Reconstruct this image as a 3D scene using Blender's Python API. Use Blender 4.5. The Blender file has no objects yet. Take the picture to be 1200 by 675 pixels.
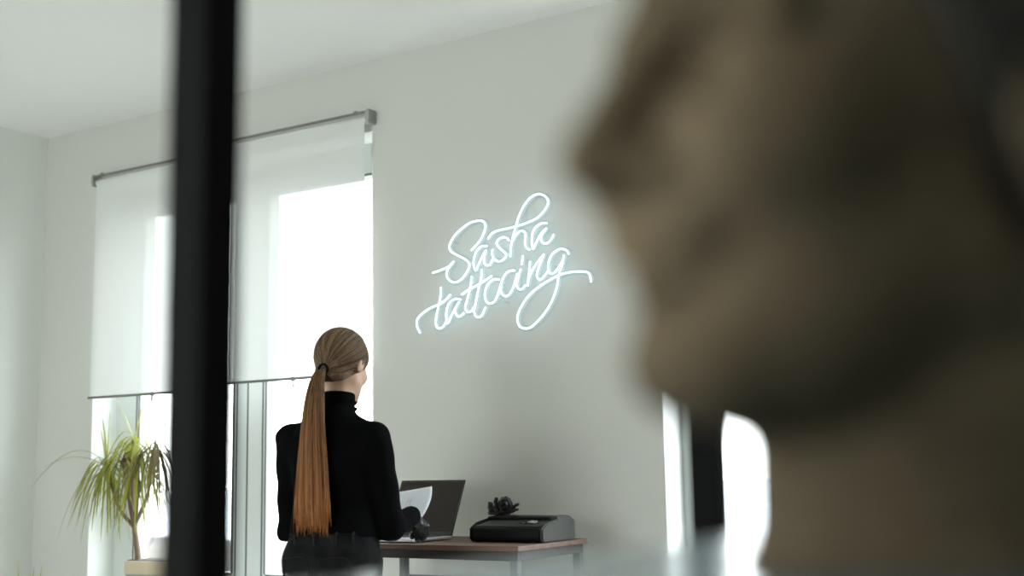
import bpy, bmesh, math, random
import numpy as np
from mathutils import Vector, Matrix, noise
random.seed(7)
rng = np.random.default_rng(7)
C = bpy.context.scene.collection
R = math.radians

# ------------------------------------------------------------------ camera, world, light, exposure
F_PX = 1430.0
CAM_H = 1.15
yaw, pit, roll = R(32), R(8.4), R(-1.05)
fw = Vector((-math.sin(yaw)*math.cos(pit), math.cos(yaw)*math.cos(pit), math.sin(pit)))
rt = Vector((math.cos(yaw), math.sin(yaw), 0)); up = rt.cross(fw)
r2 = rt*math.cos(roll) + up*math.sin(roll); u2 = up*math.cos(roll) - rt*math.sin(roll)
cd = bpy.data.cameras.new('camera'); cam = bpy.data.objects.new('camera', cd); C.objects.link(cam)
m = Matrix((r2, u2, -fw)).transposed().to_4x4(); m.translation = (0, 0, CAM_H)
cam.matrix_world = m
cd.sensor_width = 36; cd.lens = 36*F_PX/1200; cd.clip_start = .02; cd.clip_end = 500
cd.dof.use_dof = True; cd.dof.focus_distance = 4.35; cd.dof.aperture_fstop = 2.15
bpy.context.scene.camera = cam

sc = bpy.context.scene
sc.view_settings.view_transform = 'Standard'; sc.view_settings.look = 'None'
sc.view_settings.gamma = 1; sc.view_settings.use_curve_mapping = False
sc.view_settings.exposure = 0.0
sc.cycles.use_denoising = True
sc.cycles.max_bounces = 14; sc.cycles.diffuse_bounces = 8; sc.cycles.transparent_max_bounces = 16
sc.cycles.caustics_reflective = False; sc.cycles.caustics_refractive = False
sc.cycles.sample_clamp_indirect = 6

SKY = 13.7
w = bpy.data.worlds.new('overcast_sky'); sc.world = w; w.use_nodes = True
nt = w.node_tree; bg = nt.nodes['Background']
tc = nt.nodes.new('ShaderNodeTexCoord'); sp = nt.nodes.new('ShaderNodeSeparateXYZ'); cr = nt.nodes.new('ShaderNodeValToRGB')
nt.links.new(tc.outputs['Generated'], sp.inputs[0]); nt.links.new(sp.outputs['Z'], cr.inputs[0]); nt.links.new(cr.outputs[0], bg.inputs[0])
cr.color_ramp.elements[0].position = 0.0; cr.color_ramp.elements[0].color = (.95, .97, .98, 1)
cr.color_ramp.elements[1].position = .9; cr.color_ramp.elements[1].color = (.80, .90, 1.0, 1)
bg.inputs['Strength'].default_value = SKY

def portal(name, loc, rot, sx, sy):
    # marks a window opening so that the sky's light is sampled through it
    l = bpy.data.lights.new(name, 'AREA'); l.shape = 'RECTANGLE'; l.size = sx; l.size_y = sy
    l.cycles.is_portal = True
    o = bpy.data.objects.new(name, l); C.objects.link(o); o.location = loc; o.rotation_euler = rot
    return o
# ------------------------------------------------------------------ helpers
def tag(o, label=None, cat=None, group=None, kind=None):
    if label: o['label'] = label
    if cat: o['category'] = cat
    if group: o['group'] = group
    if kind: o['kind'] = kind
    return o

def empty(name, loc=(0, 0, 0), rz=0, label=None, cat=None, group=None):
    o = bpy.data.objects.new(name, None); C.objects.link(o); o.location = loc; o.rotation_euler = (0, 0, rz)
    o.empty_display_size = .05
    return tag(o, label, cat, group)

def obj(name, bm, mat, parent=None, smooth=False):
    me = bpy.data.meshes.new(name)
    if isinstance(bm, tuple):
        me.from_pydata([tuple(map(float, v)) for v in bm[0]], [], [tuple(map(int, f)) for f in bm[1]]); me.update()
    else:
        bm.normal_update(); bm.to_mesh(me); bm.free()
    if mat: me.materials.append(mat)
    if smooth:
        for p in me.polygons: p.use_smooth = True
    o = bpy.data.objects.new(name, me); C.objects.link(o)
    if parent: o.parent = parent
    return o

def bx(bm, x0, x1, y0, y1, z0, z1, bev=0, seg=2, rot=None, piv=None):
    r = bmesh.ops.create_cube(bm, size=1)
    vs = r['verts']
    bmesh.ops.scale(bm, vec=(x1-x0, y1-y0, z1-z0), verts=vs)
    bmesh.ops.translate(bm, vec=((x0+x1)/2, (y0+y1)/2, (z0+z1)/2), verts=vs)
    if bev > 0:
        es = list({e for v in vs for e in v.link_edges})
        rr = bmesh.ops.bevel(bm, geom=es, offset=bev, segments=seg, affect='EDGES', profile=.5)
        vs = list({v for f in rr['faces'] for v in f.verts} | {v for v in vs if v.is_valid})
    if rot is not None: bmesh.ops.rotate(bm, cent=piv or (0, 0, 0), matrix=rot, verts=vs)
    return bm

def box(name, x0, x1, y0, y1, z0, z1, mat, parent=None, bev=0):
    return obj(name, bx(bmesh.new(), x0, x1, y0, y1, z0, z1, bev), mat, parent)

def catmull(P, n=6):
    P = [Vector(p) for p in P]; out = []
    Q = [P[0]*2-P[1]] + P + [P[-1]*2-P[-2]]
    for i in range(1, len(Q)-2):
        for k in range(n):
            t = k/n; a, b, c, d = Q[i-1:i+3]
            out.append(.5*((2*b) + (c-a)*t + (2*a-5*b+4*c-d)*t*t + (3*b-a-3*c+d)*t**3))
    out.append(P[-1]); return out

def sweep(pts, rad, seg=8, flat=None):
    """Tube along pts as (verts, faces); rad a number or a list; flat=(a,b) scales the two section axes."""
    pts = [Vector(p) for p in pts]; n = len(pts)
    rad = rad if hasattr(rad, '__len__') else [rad]*n
    V = []; Fc = []; prev = None
    for i, p in enumerate(pts):
        t = (pts[min(i+1, n-1)]-pts[max(i-1, 0)]).normalized()
        if prev is None:
            a = Vector((0, 0, 1)) if abs(t.z) < .9 else Vector((1, 0, 0))
            prev = (a - t*a.dot(t)).normalized()
        else:
            q = prev - t*prev.dot(t)
            prev = q.normalized() if q.length > 1e-6 else prev
        b = t.cross(prev)
        for k in range(seg):
            an = 2*math.pi*k/seg
            u, v = math.cos(an)*rad[i], math.sin(an)*rad[i]
            if flat: u *= flat[0]; v *= flat[1]
            V.append(p + prev*u + b*v)
    for i in range(n-1):
        for k in range(seg):
            k2 = (k+1) % seg
            Fc.append((i*seg+k, i*seg+k2, (i+1)*seg+k2, (i+1)*seg+k))
    Fc.append(tuple(range(seg))[::-1]); Fc.append(tuple(range((n-1)*seg, n*seg)))
    return V, Fc

def merge(parts):
    V = []; Fc = []
    for v, f in parts:
        o = len(V); V += list(v); Fc += [tuple(i+o for i in q) for q in f]
    return V, Fc

def lathe(prof, seg=32):
    V = []; Fc = []
    for r, z in prof:
        for k in range(seg):
            a = 2*math.pi*k/seg; V.append((r*math.cos(a), r*math.sin(a), z))
    for i in range(len(prof)-1):
        for k in range(seg):
            k2 = (k+1) % seg
            Fc.append((i*seg+k, i*seg+k2, (i+1)*seg+k2, (i+1)*seg+k))
    Fc.append(tuple(range(seg))[::-1]); Fc.append(tuple(range((len(prof)-1)*seg, len(prof)*seg)))
    return V, Fc

# ------------------------------------------------------------------ smooth solid modelling on a grid
def smin(a, b, k):
    h = np.clip(.5+.5*(b-a)/k, 0, 1); return b*(1-h)+a*h - k*h*(1-h)
def smax(a, b, k): return -smin(-a, -b, k)
def ell(P, c, r, rot=None):
    q = P - np.array(c, np.float32)
    if rot is not None: q = q @ np.array(rot.to_3x3(), dtype=np.float32)
    r = np.array(r, np.float32)
    k0 = np.linalg.norm(q/r, axis=-1); k1 = np.linalg.norm(q/(r*r), axis=-1)
    return k0*(k0-1)/np.maximum(k1, 1e-6)
def cap(P, a, b, ra, rb=None, fl=None):
    a = np.array(a, np.float32); b = np.array(b, np.float32); rb = ra if rb is None else rb
    d = b-a; q = P-a; h = np.clip((q@d)/(d@d), 0, 1)
    v = q - h[..., None]*d
    if fl is not None: v = v*np.array(fl, np.float32)
    return np.linalg.norm(v, axis=-1) - (ra+(rb-ra)*h)
def chain(P, pts, rs, k=.01, fl=None):
    s = None
    for i in range(len(pts)-1):
        c = cap(P, pts[i], pts[i+1], rs[i], rs[i+1], fl); s = c if s is None else smin(s, c, k)
    return s
def solid(fn, lo, hi, res):
    """Surface-nets mesh of fn(P) < 0 in the box lo..hi."""
    ax = [np.arange(lo[i], hi[i]+res, res, dtype=np.float32) for i in range(3)]
    n = tuple(len(a) for a in ax); B = 6                     # coarse pass first, fine values only near the surface
    nb = [-(-s // B) for s in n]
    cx = [np.minimum((np.arange(k)*B + (B-1)/2), n[i]-1)*res + lo[i] for i, k in enumerate(nb)]
    Dc = fn(np.stack(np.meshgrid(*[c.astype(np.float32) for c in cx], indexing='ij'), -1))
    near = np.abs(Dc) < B*res*.87*1.9 + .003
    up_ = lambda A: np.repeat(np.repeat(np.repeat(A, B, 0), B, 1), B, 2)[:n[0], :n[1], :n[2]]
    D = up_(np.where(Dc < 0, -1., 1.).astype(np.float32)).copy(); pick = np.argwhere(up_(near))
    for k in range(0, len(pick), 400000):
        q = pick[k:k+400000]; pts = (np.array(lo, np.float32) + q*res).astype(np.float32)
        D[q[:, 0], q[:, 1], q[:, 2]] = fn(pts)
    ins = D < 0
    idx = -np.ones([s-1 for s in n], np.int64)
    acc = np.zeros([s-1 for s in n]+[3], np.float32); cnt = np.zeros([s-1 for s in n], np.float32)
    sl = lambda o, a: slice(o, n[a]-1+o)
    for axis in range(3):
        oth = [a for a in range(3) if a != axis]
        for o1 in (0, 1):
            for o2 in (0, 1):
                s0 = [0]*3; s0[oth[0]] = o1; s0[oth[1]] = o2
                s1 = list(s0); s1[axis] = 1
                A = D[tuple(sl(s0[a], a) for a in range(3))]; B = D[tuple(sl(s1[a], a) for a in range(3))]
                m_ = (A < 0) != (B < 0)
                t = np.where(m_, A/np.where(np.abs(A-B) < 1e-9, 1, A-B), 0)
                pt = np.zeros(list(m_.shape)+[3], np.float32)
                for a in range(3): pt[..., a] = s0[a]
                pt[..., axis] += t
                acc += pt*m_[..., None]; cnt += m_
    act = cnt > 0
    idx[act] = np.arange(act.sum())
    ii = np.argwhere(act).astype(np.float32)
    V = np.array(lo, np.float32) + (ii + acc[act]/cnt[act][:, None])*res
    Fs = []
    for axis in range(3):
        b, c = [(1, 2), (2, 0), (0, 1)][axis]
        A = ins; s0 = [slice(None)]*3; s1 = [slice(None)]*3
        s0[axis] = slice(0, -1); s1[axis] = slice(1, None)
        ch = A[tuple(s0)] != A[tuple(s1)]
        q = np.argwhere(ch)
        ok = (q[:, b] > 0) & (q[:, c] > 0) & (q[:, b] < n[b]-1) & (q[:, c] < n[c]-1)
        q = q[ok]
        def g(db, dc):
            r_ = q.copy(); r_[:, b] -= db; r_[:, c] -= dc; return idx[r_[:, 0], r_[:, 1], r_[:, 2]]
        quad = np.stack([g(1, 1), g(0, 1), g(0, 0), g(1, 0)], 1)
        fl = ins[q[:, 0], q[:, 1], q[:, 2]]
        quad[~fl] = quad[~fl][:, ::-1]
        Fs.append(quad)
    return V, np.concatenate(Fs)
def solid_obj(name, fn, lo, hi, res, mat, parent=None):
    return obj(name, solid(fn, lo, hi, res), mat, parent, smooth=True)

# ------------------------------------------------------------------ materials
def mat(name, col, rough=.6, metal=0, spec=None, noise_=None, bump=None, scale=(1, 1, 1), sheen=0, trans=0):
    """noise_ = (scale, colour2, detail) mottles the base colour; bump = (scale, strength, distance)."""
    M = bpy.data.materials.new(name); M.use_nodes = True; t = M.node_tree; b = t.nodes['Principled BSDF']
    b.inputs['Base Color'].default_value = (*col, 1); b.inputs['Roughness'].default_value = rough; b.inputs['Metallic'].default_value = metal
    if spec is not None: b.inputs['Specular IOR Level'].default_value = spec
    if sheen: b.inputs['Sheen Weight'].default_value = sheen
    if noise_ or bump:
        co = t.nodes.new('ShaderNodeTexCoord'); mp = t.nodes.new('ShaderNodeMapping'); mp.inputs['Scale'].default_value = scale
        t.links.new(co.outputs['Object'], mp.inputs[0])
    if noise_:
        n = t.nodes.new('ShaderNodeTexNoise'); n.inputs['Scale'].default_value = noise_[0]; n.inputs['Detail'].default_value = noise_[2]
        r = t.nodes.new('ShaderNodeValToRGB'); r.color_ramp.elements[0].color = (*col, 1); r.color_ramp.elements[1].color = (*noise_[1], 1)
        r.color_ramp.elements[0].position = .35; r.color_ramp.elements[1].position = .65
        t.links.new(mp.outputs[0], n.inputs[0]); t.links.new(n.outputs[0], r.inputs[0]); t.links.new(r.outputs[0], b.inputs['Base Color'])
    if bump:
        n = t.nodes.new('ShaderNodeTexNoise'); n.inputs['Scale'].default_value = bump[0]; n.inputs['Detail'].default_value = 4
        u = t.nodes.new('ShaderNodeBump'); u.inputs['Strength'].default_value = bump[1]; u.inputs['Distance'].default_value = bump[2]
        t.links.new(mp.outputs[0], n.inputs[0]); t.links.new(n.outputs[0], u.inputs['Height']); t.links.new(u.outputs[0], b.inputs['Normal'])
    return M

def mat_translucent(name, col, rough=.6, tr=.4, tcol=None, noise_=None):
    M = mat(name, col, rough, noise_=noise_); t = M.node_tree; b = t.nodes['Principled BSDF']; out = t.nodes['Material Output']
    d = t.nodes.new('ShaderNodeBsdfTranslucent'); d.inputs[0].default_value = (*(tcol or col), 1)
    x = t.nodes.new('ShaderNodeMixShader'); x.inputs[0].default_value = tr
    t.links.new(b.outputs[0], x.inputs[1]); t.links.new(d.outputs[0], x.inputs[2]); t.links.new(x.outputs[0], out.inputs[0])
    return M

def mat_clear(name, tint=(1, 1, 1), gloss=.06, rough=.02):
    M = bpy.data.materials.new(name); M.use_nodes = True; t = M.node_tree; t.nodes.clear()
    out = t.nodes.new('ShaderNodeOutputMaterial'); x = t.nodes.new('ShaderNodeMixShader')
    a = t.nodes.new('ShaderNodeBsdfTransparent'); a.inputs[0].default_value = (*tint, 1)
    g = t.nodes.new('ShaderNodeBsdfGlossy'); g.inputs['Roughness'].default_value = rough
    x.inputs[0].default_value = gloss
    t.links.new(a.outputs[0], x.inputs[1]); t.links.new(g.outputs[0], x.inputs[2]); t.links.new(x.outputs[0], out.inputs[0])
    return M

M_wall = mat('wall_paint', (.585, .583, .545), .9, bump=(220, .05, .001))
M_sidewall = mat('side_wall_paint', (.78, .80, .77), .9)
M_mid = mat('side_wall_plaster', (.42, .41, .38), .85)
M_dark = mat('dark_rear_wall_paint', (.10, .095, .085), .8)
M_ceil = mat('ceiling_paint', (.90, .905, .895), .9)
M_floor = mat('oak_floor', (.58, .56, .52), .55, noise_=(3, (.66, .63, .58), 6), scale=(1, 8, 1))
M_frame = mat('window_profile', (.60, .63, .61), .45)
M_framedark = mat('window_gasket_gap', (.16, .165, .16), .6)
M_reveal = mat('reveal_plaster', (.86, .88, .87), .8)
M_glass = mat_clear('window_glass', (.96, .98, .97), .05)
M_steel = mat('brushed_steel', (.42, .43, .40), .4, metal=.7)
M_black = mat('black_powder_coat', (.003, .0033, .003), .6, spec=.06)
# ------------------------------------------------------------------ the room
XL, XR, YB, YF, HC = -5.36, 3.4, 4.0, -3.6, 2.91
T = .32
W1 = (-4.945, -3.19, .58, 2.595)      # x0, x1, sill, head: window in the far wall, behind the blinds
W2 = (-1.876, -.30, .58, 2.595)       # second window, right of the sign
def struct(name, bm, mt): return tag(obj(name, bm, mt), kind='structure')

b = bmesh.new()
xs = [XL-T, W1[0], W1[1], W2[0], W2[1], XR+T]
bx(b, xs[0], xs[1], YB, YB+T, 0, HC); bx(b, xs[2], xs[3], YB, YB+T, 0, HC); bx(b, xs[4], xs[5], YB, YB+T, 0, HC)
for W in (W1, W2):
    bx(b, W[0], W[1], YB, YB+T, 0, W[2]); bx(b, W[0], W[1], YB, YB+T, W[3], HC)
wall_back = struct('wall_back', b, M_wall)
W4 = (-3.3, -2.2, .58, 2.595)         # unseen window added in the left wall to brighten ceiling and back wall
b = bmesh.new()
bx(b, XL-T, XL, YF-T, W4[0], 0, HC); bx(b, XL-T, XL, W4[1], YB, 0, HC)
bx(b, XL-T, XL, W4[0], W4[1], 0, W4[2]); bx(b, XL-T, XL, W4[0], W4[1], W4[3], HC)
struct('wall_left', b, M_sidewall)
# the wall behind the camera has a wide window
W3 = (-4.9, -2.1, .58, 2.595)
b = bmesh.new()
bx(b, XL, W3[0], YF-T, YF, 0, HC); bx(b, W3[1], XR+T, YF-T, YF, 0, HC)
bx(b, W3[0], W3[1], YF-T, YF, 0, W3[2]); bx(b, W3[0], W3[1], YF-T, YF, W3[3], HC)
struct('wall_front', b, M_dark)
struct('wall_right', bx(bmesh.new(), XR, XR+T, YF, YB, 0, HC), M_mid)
struct('floor', bx(bmesh.new(), XL-T, XR+T, YF-T, YB+T, -.2, 0), M_floor)
struct('ceiling', bx(bmesh.new(), XL-T, XR+T, YF-T, YB+T, HC, HC+.2), M_ceil)
b = bmesh.new(); bx(b, XL, XR, YB-.015, YB, 0, .08, .003); struct('baseboard_back', b, M_frame)
b = bmesh.new(); bx(b, XL, XL+.015, YF, YB-.015, 0, .08, .003); struct('baseboard_left', b, M_frame)

for k, W in enumerate((W1, W2)):          # smooth white lining of the window reveals
    b = bmesh.new()
    bx(b, W[0], W[0]+.004, YB+.001, YB+.15, W[2]+.025, W[3]); bx(b, W[1]-.004, W[1], YB+.001, YB+.15, W[2]+.025, W[3])
    bx(b, W[0]+.004, W[1]-.004, YB+.001, YB+.15, W[3]-.004, W[3]); struct('trim_%d' % (k+1), b, M_reveal)
# window frames: outer frame, mullion, thin dark gaskets and gap strips, glass
def window(idx, x0, x1, z0, z1, panes, yf=YB+.15, label=None):
    top = tag(empty('window_%d' % idx, ((x0+x1)/2, yf, z0)), kind='structure')
    px, pz = (x0+x1)/2, z0
    b = bmesh.new(); last = x0
    for (a, c, lo, hi) in panes:
        bx(b, last, a, yf, yf+.07, z0, z1, .004); last = c
        bx(b, a, c, yf, yf+.07, z0, lo, .004); bx(b, a, c, yf, yf+.07, hi, z1, .004)
    bx(b, last, x1, yf, yf+.07, z0, z1, .004)
    bmesh.ops.translate(b, vec=(-px, -yf, -pz), verts=b.verts)
    obj('window_frame', b, M_frame, top)
    b = bmesh.new()
    edges = []
    for (a, c, lo, hi) in panes:     # dark bead round each pane, dark strips standing in for the sash's shadow gap
        for s in (0, 1):
            e = a if s == 0 else c; d = -1 if s == 0 else 1
            bx(b, min(e, e+d*.009), max(e, e+d*.009), yf-.005, yf+.002, lo, hi)
            bx(b, min(e+d*.022, e+d*.029), max(e+d*.022, e+d*.029), yf-.003, yf+.002, lo-.02, hi+.02)
        bx(b, a, c, yf-.005, yf+.002, lo-.009, lo); bx(b, a, c, yf-.005, yf+.002, hi, hi+.009)
    for k in range(len(panes)-1):
        xm = (panes[k][1]*.56+panes[k+1][0]*.44); bx(b, xm-.004, xm+.004, yf-.003, yf+.002, z0+.06, z1-.05)
    bmesh.ops.translate(b, vec=(-px, -yf, -pz), verts=b.verts)
    obj('window_gasket_gap', b, M_framedark, top)
    b = bmesh.new()
    for (a, c, lo, hi) in panes: bx(b, a-.01, c+.01, yf+.03, yf+.036, lo-.01, hi+.01)
    bmesh.ops.translate(b, vec=(-px, -yf, -pz), verts=b.verts)
    obj('window_glass', b, M_glass, top)
    b = bmesh.new(); bx(b, x0, x1, YB-.03 if idx < 3 else yf-.15, yf, z0, z0+.025, .006)
    bmesh.ops.translate(b, vec=(-px, -yf, -pz), verts=b.verts)
    obj('window_sill', b, M_reveal, top)
    return top
window(1, W1[0], W1[1], W1[2], W1[3], [(-4.770, -4.140, .70, 2.447), (-3.925, -3.300, .70, 2.447)])
window(2, W2[0], W2[1], W2[2], W2[3], [(-1.80, -.40, .70, 2.50)])
# the window behind the camera, turned round
wl = window(3, -1.4, 1.4, W3[2], W3[3], [(-1.32, -.05, .70, 2.50), (.05, 1.32, .70, 2.50)], yf=0)
wl.location = ((W3[0]+W3[1])/2, YF-.15, W3[2]); wl.rotation_euler = (0, 0, R(180))

wl = window(4, -.55, .55, W4[2], W4[3], [(-.48, .48, .70, 2.50)], yf=0)  # the added window, there only for more daylight in the room
wl.location = (XL-.15, (W4[0]+W4[1])/2, W4[2]); wl.rotation_euler = (0, 0, R(90))
portal('sky_portal_left', (XL-.26, (W4[0]+W4[1])/2, 1.59), (0, R(-90), 0), 2.0, W4[1]-W4[0])
portal('sky_portal_back', ((W1[0]+W1[1])/2, YB+.26, 1.59), (R(-90), 0, 0), W1[1]-W1[0], 2.0)
portal('sky_portal_right', ((W2[0]+W2[1])/2, YB+.26, 1.59), (R(-90), 0, 0), W2[1]-W2[0], 2.0)
portal('sky_portal_front', ((W3[0]+W3[1])/2, YF-.26, 1.59), (R(90), 0, 0), W3[1]-W3[0], 2.0)

# ------------------------------------------------------------------ outside
M_snow = mat('snow', (.80, .82, .85), .9)
M_grass = mat('dry_grass', (.048, .036, .023), .95, noise_=(.12, (.034, .028, .020), 8))
M_bark = mat('pale_bark', (.22, .18, .14), .9)
M_bush = mat('dark_twigs', (.045, .04, .045), .9)
b = bmesh.new(); bx(b, -260, 160, 60, 320, -3.4, -3.15); struct('snow_ground', b, M_snow)
b = bmesh.new(); bmesh.ops.create_grid(b, x_segments=60, y_segments=24, size=1)
for v in b.verts:
    x, y = v.co.x*130-50, (v.co.y+1)*27+5.5
    v.co = (x, y, -3.0+.35*noise.noise(Vector((x*.08, y*.1, 0)))+ .25*noise.noise(Vector((x*.4, y*.4, 3))))
struct('dry_grass_ground', b, M_grass)

def bare_tree(name, loc, h, mt, label, cat, spread=.5, depth=4, seed=1, r0=.09, group=None):
    rr = random.Random(seed); parts = []
    def grow(p, d, L, r, k):
        pts = [p]; q = Vector(p); dd = Vector(d)
        for i in range(4):
            dd = (dd + Vector((rr.uniform(-1, 1), rr.uniform(-1, 1), rr.uniform(-.3, .6)))*.12).normalized()
            q = q + dd*L/4; pts.append(q.copy())
        parts.append(sweep(pts, [r*(1-.13*i) for i in range(5)], 5))
        if k == 0: return
        for j in range(3 if k > 1 else 4):
            s = pts[rr.choice([2, 3, 4])]; a = rr.uniform(0, 2*math.pi)
            nd = (dd*.8 + Vector((math.cos(a), math.sin(a), rr.uniform(0, .5)))*spread).normalized()
            grow(s, nd, L*rr.uniform(.55, .75), r*.5, k-1)
    grow(Vector((0, 0, 0)), Vector((0, 0, 1)), h*.42, r0, depth)
    o = obj(name, merge(parts), mt); o.location = loc
    return tag(o, label, cat, group)
bare_tree('bare_tree', (-20.6, 22.0, -3.2), 6.0, M_bark, 'thin pale bare tree outside the pane left of the woman', 'tree', .35, 4, 3, .09)
bare_tree('bare_tree', (-17.2, 19.2, -3.2), 5.0, M_bark, 'short slender bare tree outside, close behind the woman', 'tree', .35, 3, 5, .05)
bare_tree('bare_shrub', (-11.35, 9.6, -3.1), 6.3, M_bush, 'dark bare shrub outside the left pane behind the potted plant', 'shrub', .6, 5, 11, .05)

# ------------------------------------------------------------------ roller blinds
M_blind = bpy.data.materials.new('blind_fabric'); M_blind.use_nodes = True
t = M_blind.node_tree; t.nodes.clear(); out = t.nodes.new('ShaderNodeOutputMaterial')
d1 = t.nodes.new('ShaderNodeBsdfDiffuse'); d1.inputs[0].default_value = (.70, .71, .69, 1)
d2 = t.nodes.new('ShaderNodeBsdfTranslucent'); d2.inputs[0].default_value = (.80, .82, .80, 1)
d3 = t.nodes.new('ShaderNodeBsdfTransparent'); d3.inputs[0].default_value = (1, 1, 1, 1)
m1_ = t.nodes.new('ShaderNodeMixShader'); m1_.inputs[0].default_value = .11
m2_ = t.nodes.new('ShaderNodeMixShader'); m2_.inputs[0].default_value = .075
t.links.new(d1.outputs[0], m1_.inputs[1]); t.links.new(d2.outputs[0], m1_.inputs[2])
t.links.new(m1_.outputs[0], m2_.inputs[1]); t.links.new(d3.outputs[0], m2_.inputs[2]); t.links.new(m2_.outputs[0], out.inputs[0])
M_tab = mat_clear('clear_plastic', (.40, .42, .41), .4, .2)
M_roll = mat('rolled_fabric', (.80, .81, .78), .9)
M_bracket = mat('grey_bracket', (.33, .34, .31), .5)
def blind(x0, x1, zt, zb, label, fl, fr_):
    cx = (x0+x1)/2; y0 = YB
    r = empty('roller_blind', (cx, y0, zb), 0, label, 'roller blind', 'roller blinds side by side on one rail line')
    L = x1-x0; H = zt-zb
    b = bx(bmesh.new(), -L/2, L/2, -.052, -.043, H-.007, H+.004, .002); obj('top_rail', b, M_railm, r)
    v, f = lathe([(0.001, 0), (.018, 0), (.018, L-.012), (.001, L-.012)], 28)
    v = [(z-L/2+.006, x-.024, y+H-.030) for x, y, z in v]
    obj('fabric_roll', (v, f), M_roll, r, smooth=True)
    b = bmesh.new(); nx, nz = 24, 30; g = []
    for j in range(nz+1):
        row = []
        for i in range(nx+1):
            x = -L/2+fl+(L-fl-fr_)*i/nx; z = .008+(H-.036)*j/nz
            row.append(b.verts.new((x, -.0425 + .0012*math.sin(7*x+2*z)*(1-j/nz), z)))
        g.append(row)
    for j in range(nz):
        for i in range(nx): b.faces.new((g[j][i], g[j][i+1], g[j+1][i+1], g[j+1][i]))
    obj('fabric', b, M_blind, r, smooth=True)
    v, f = sweep([(-L/2+fl-.012, -.0425, .004), (L/2-fr_+.006, -.0425, .004)], .0062, 12); obj('bottom_bar', (v, f), M_railm, r, smooth=True)
    b = bx(bmesh.new(), -.010, .010, -.050, -.047, -.034, .012, .001); bx(b, -.014, .014, -.0505, -.046, -.006, -.001, .001)
    obj('pull_tab', b, M_tab, r)
    return r
M_railm = mat('grey_rail', (.20, .20, .18), .45, metal=.3)
rb1 = blind(-4.930, -3.996, 2.633, 1.522, 'white roller blind on the left, hanging behind the black post and above the plant', .020, .006)
rb2 = blind(-3.990, -3.186, 2.668, 1.545, 'white roller blind on the right, hanging above the woman', .006, .014)
def bracket(r, x, w, H):
    b = bmesh.new(); bx(b, x-w/2, x+w/2, -.054, 0, H-.050, H+.010, .004, 3)
    bx(b, x-w/2-.002, x+w/2+.002, -.056, -.040, H-.040, H-.002, .003, 2)
    obj('end_bracket', b, M_bracket, r)
bracket(rb1, -.470, .010, 1.111); bracket(rb2, .410, .016, 1.123)
b = bmesh.new(); bx(b, .33, .345, -.050, -.035, 1.129, 1.136, .002); obj('rail_clip', b, M_bracket, rb2)
b = bmesh.new(); bx(b, -.42, -.405, -.050, -.035, 1.117, 1.124, .002); obj('rail_clip', b, M_bracket, rb1)
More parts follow.
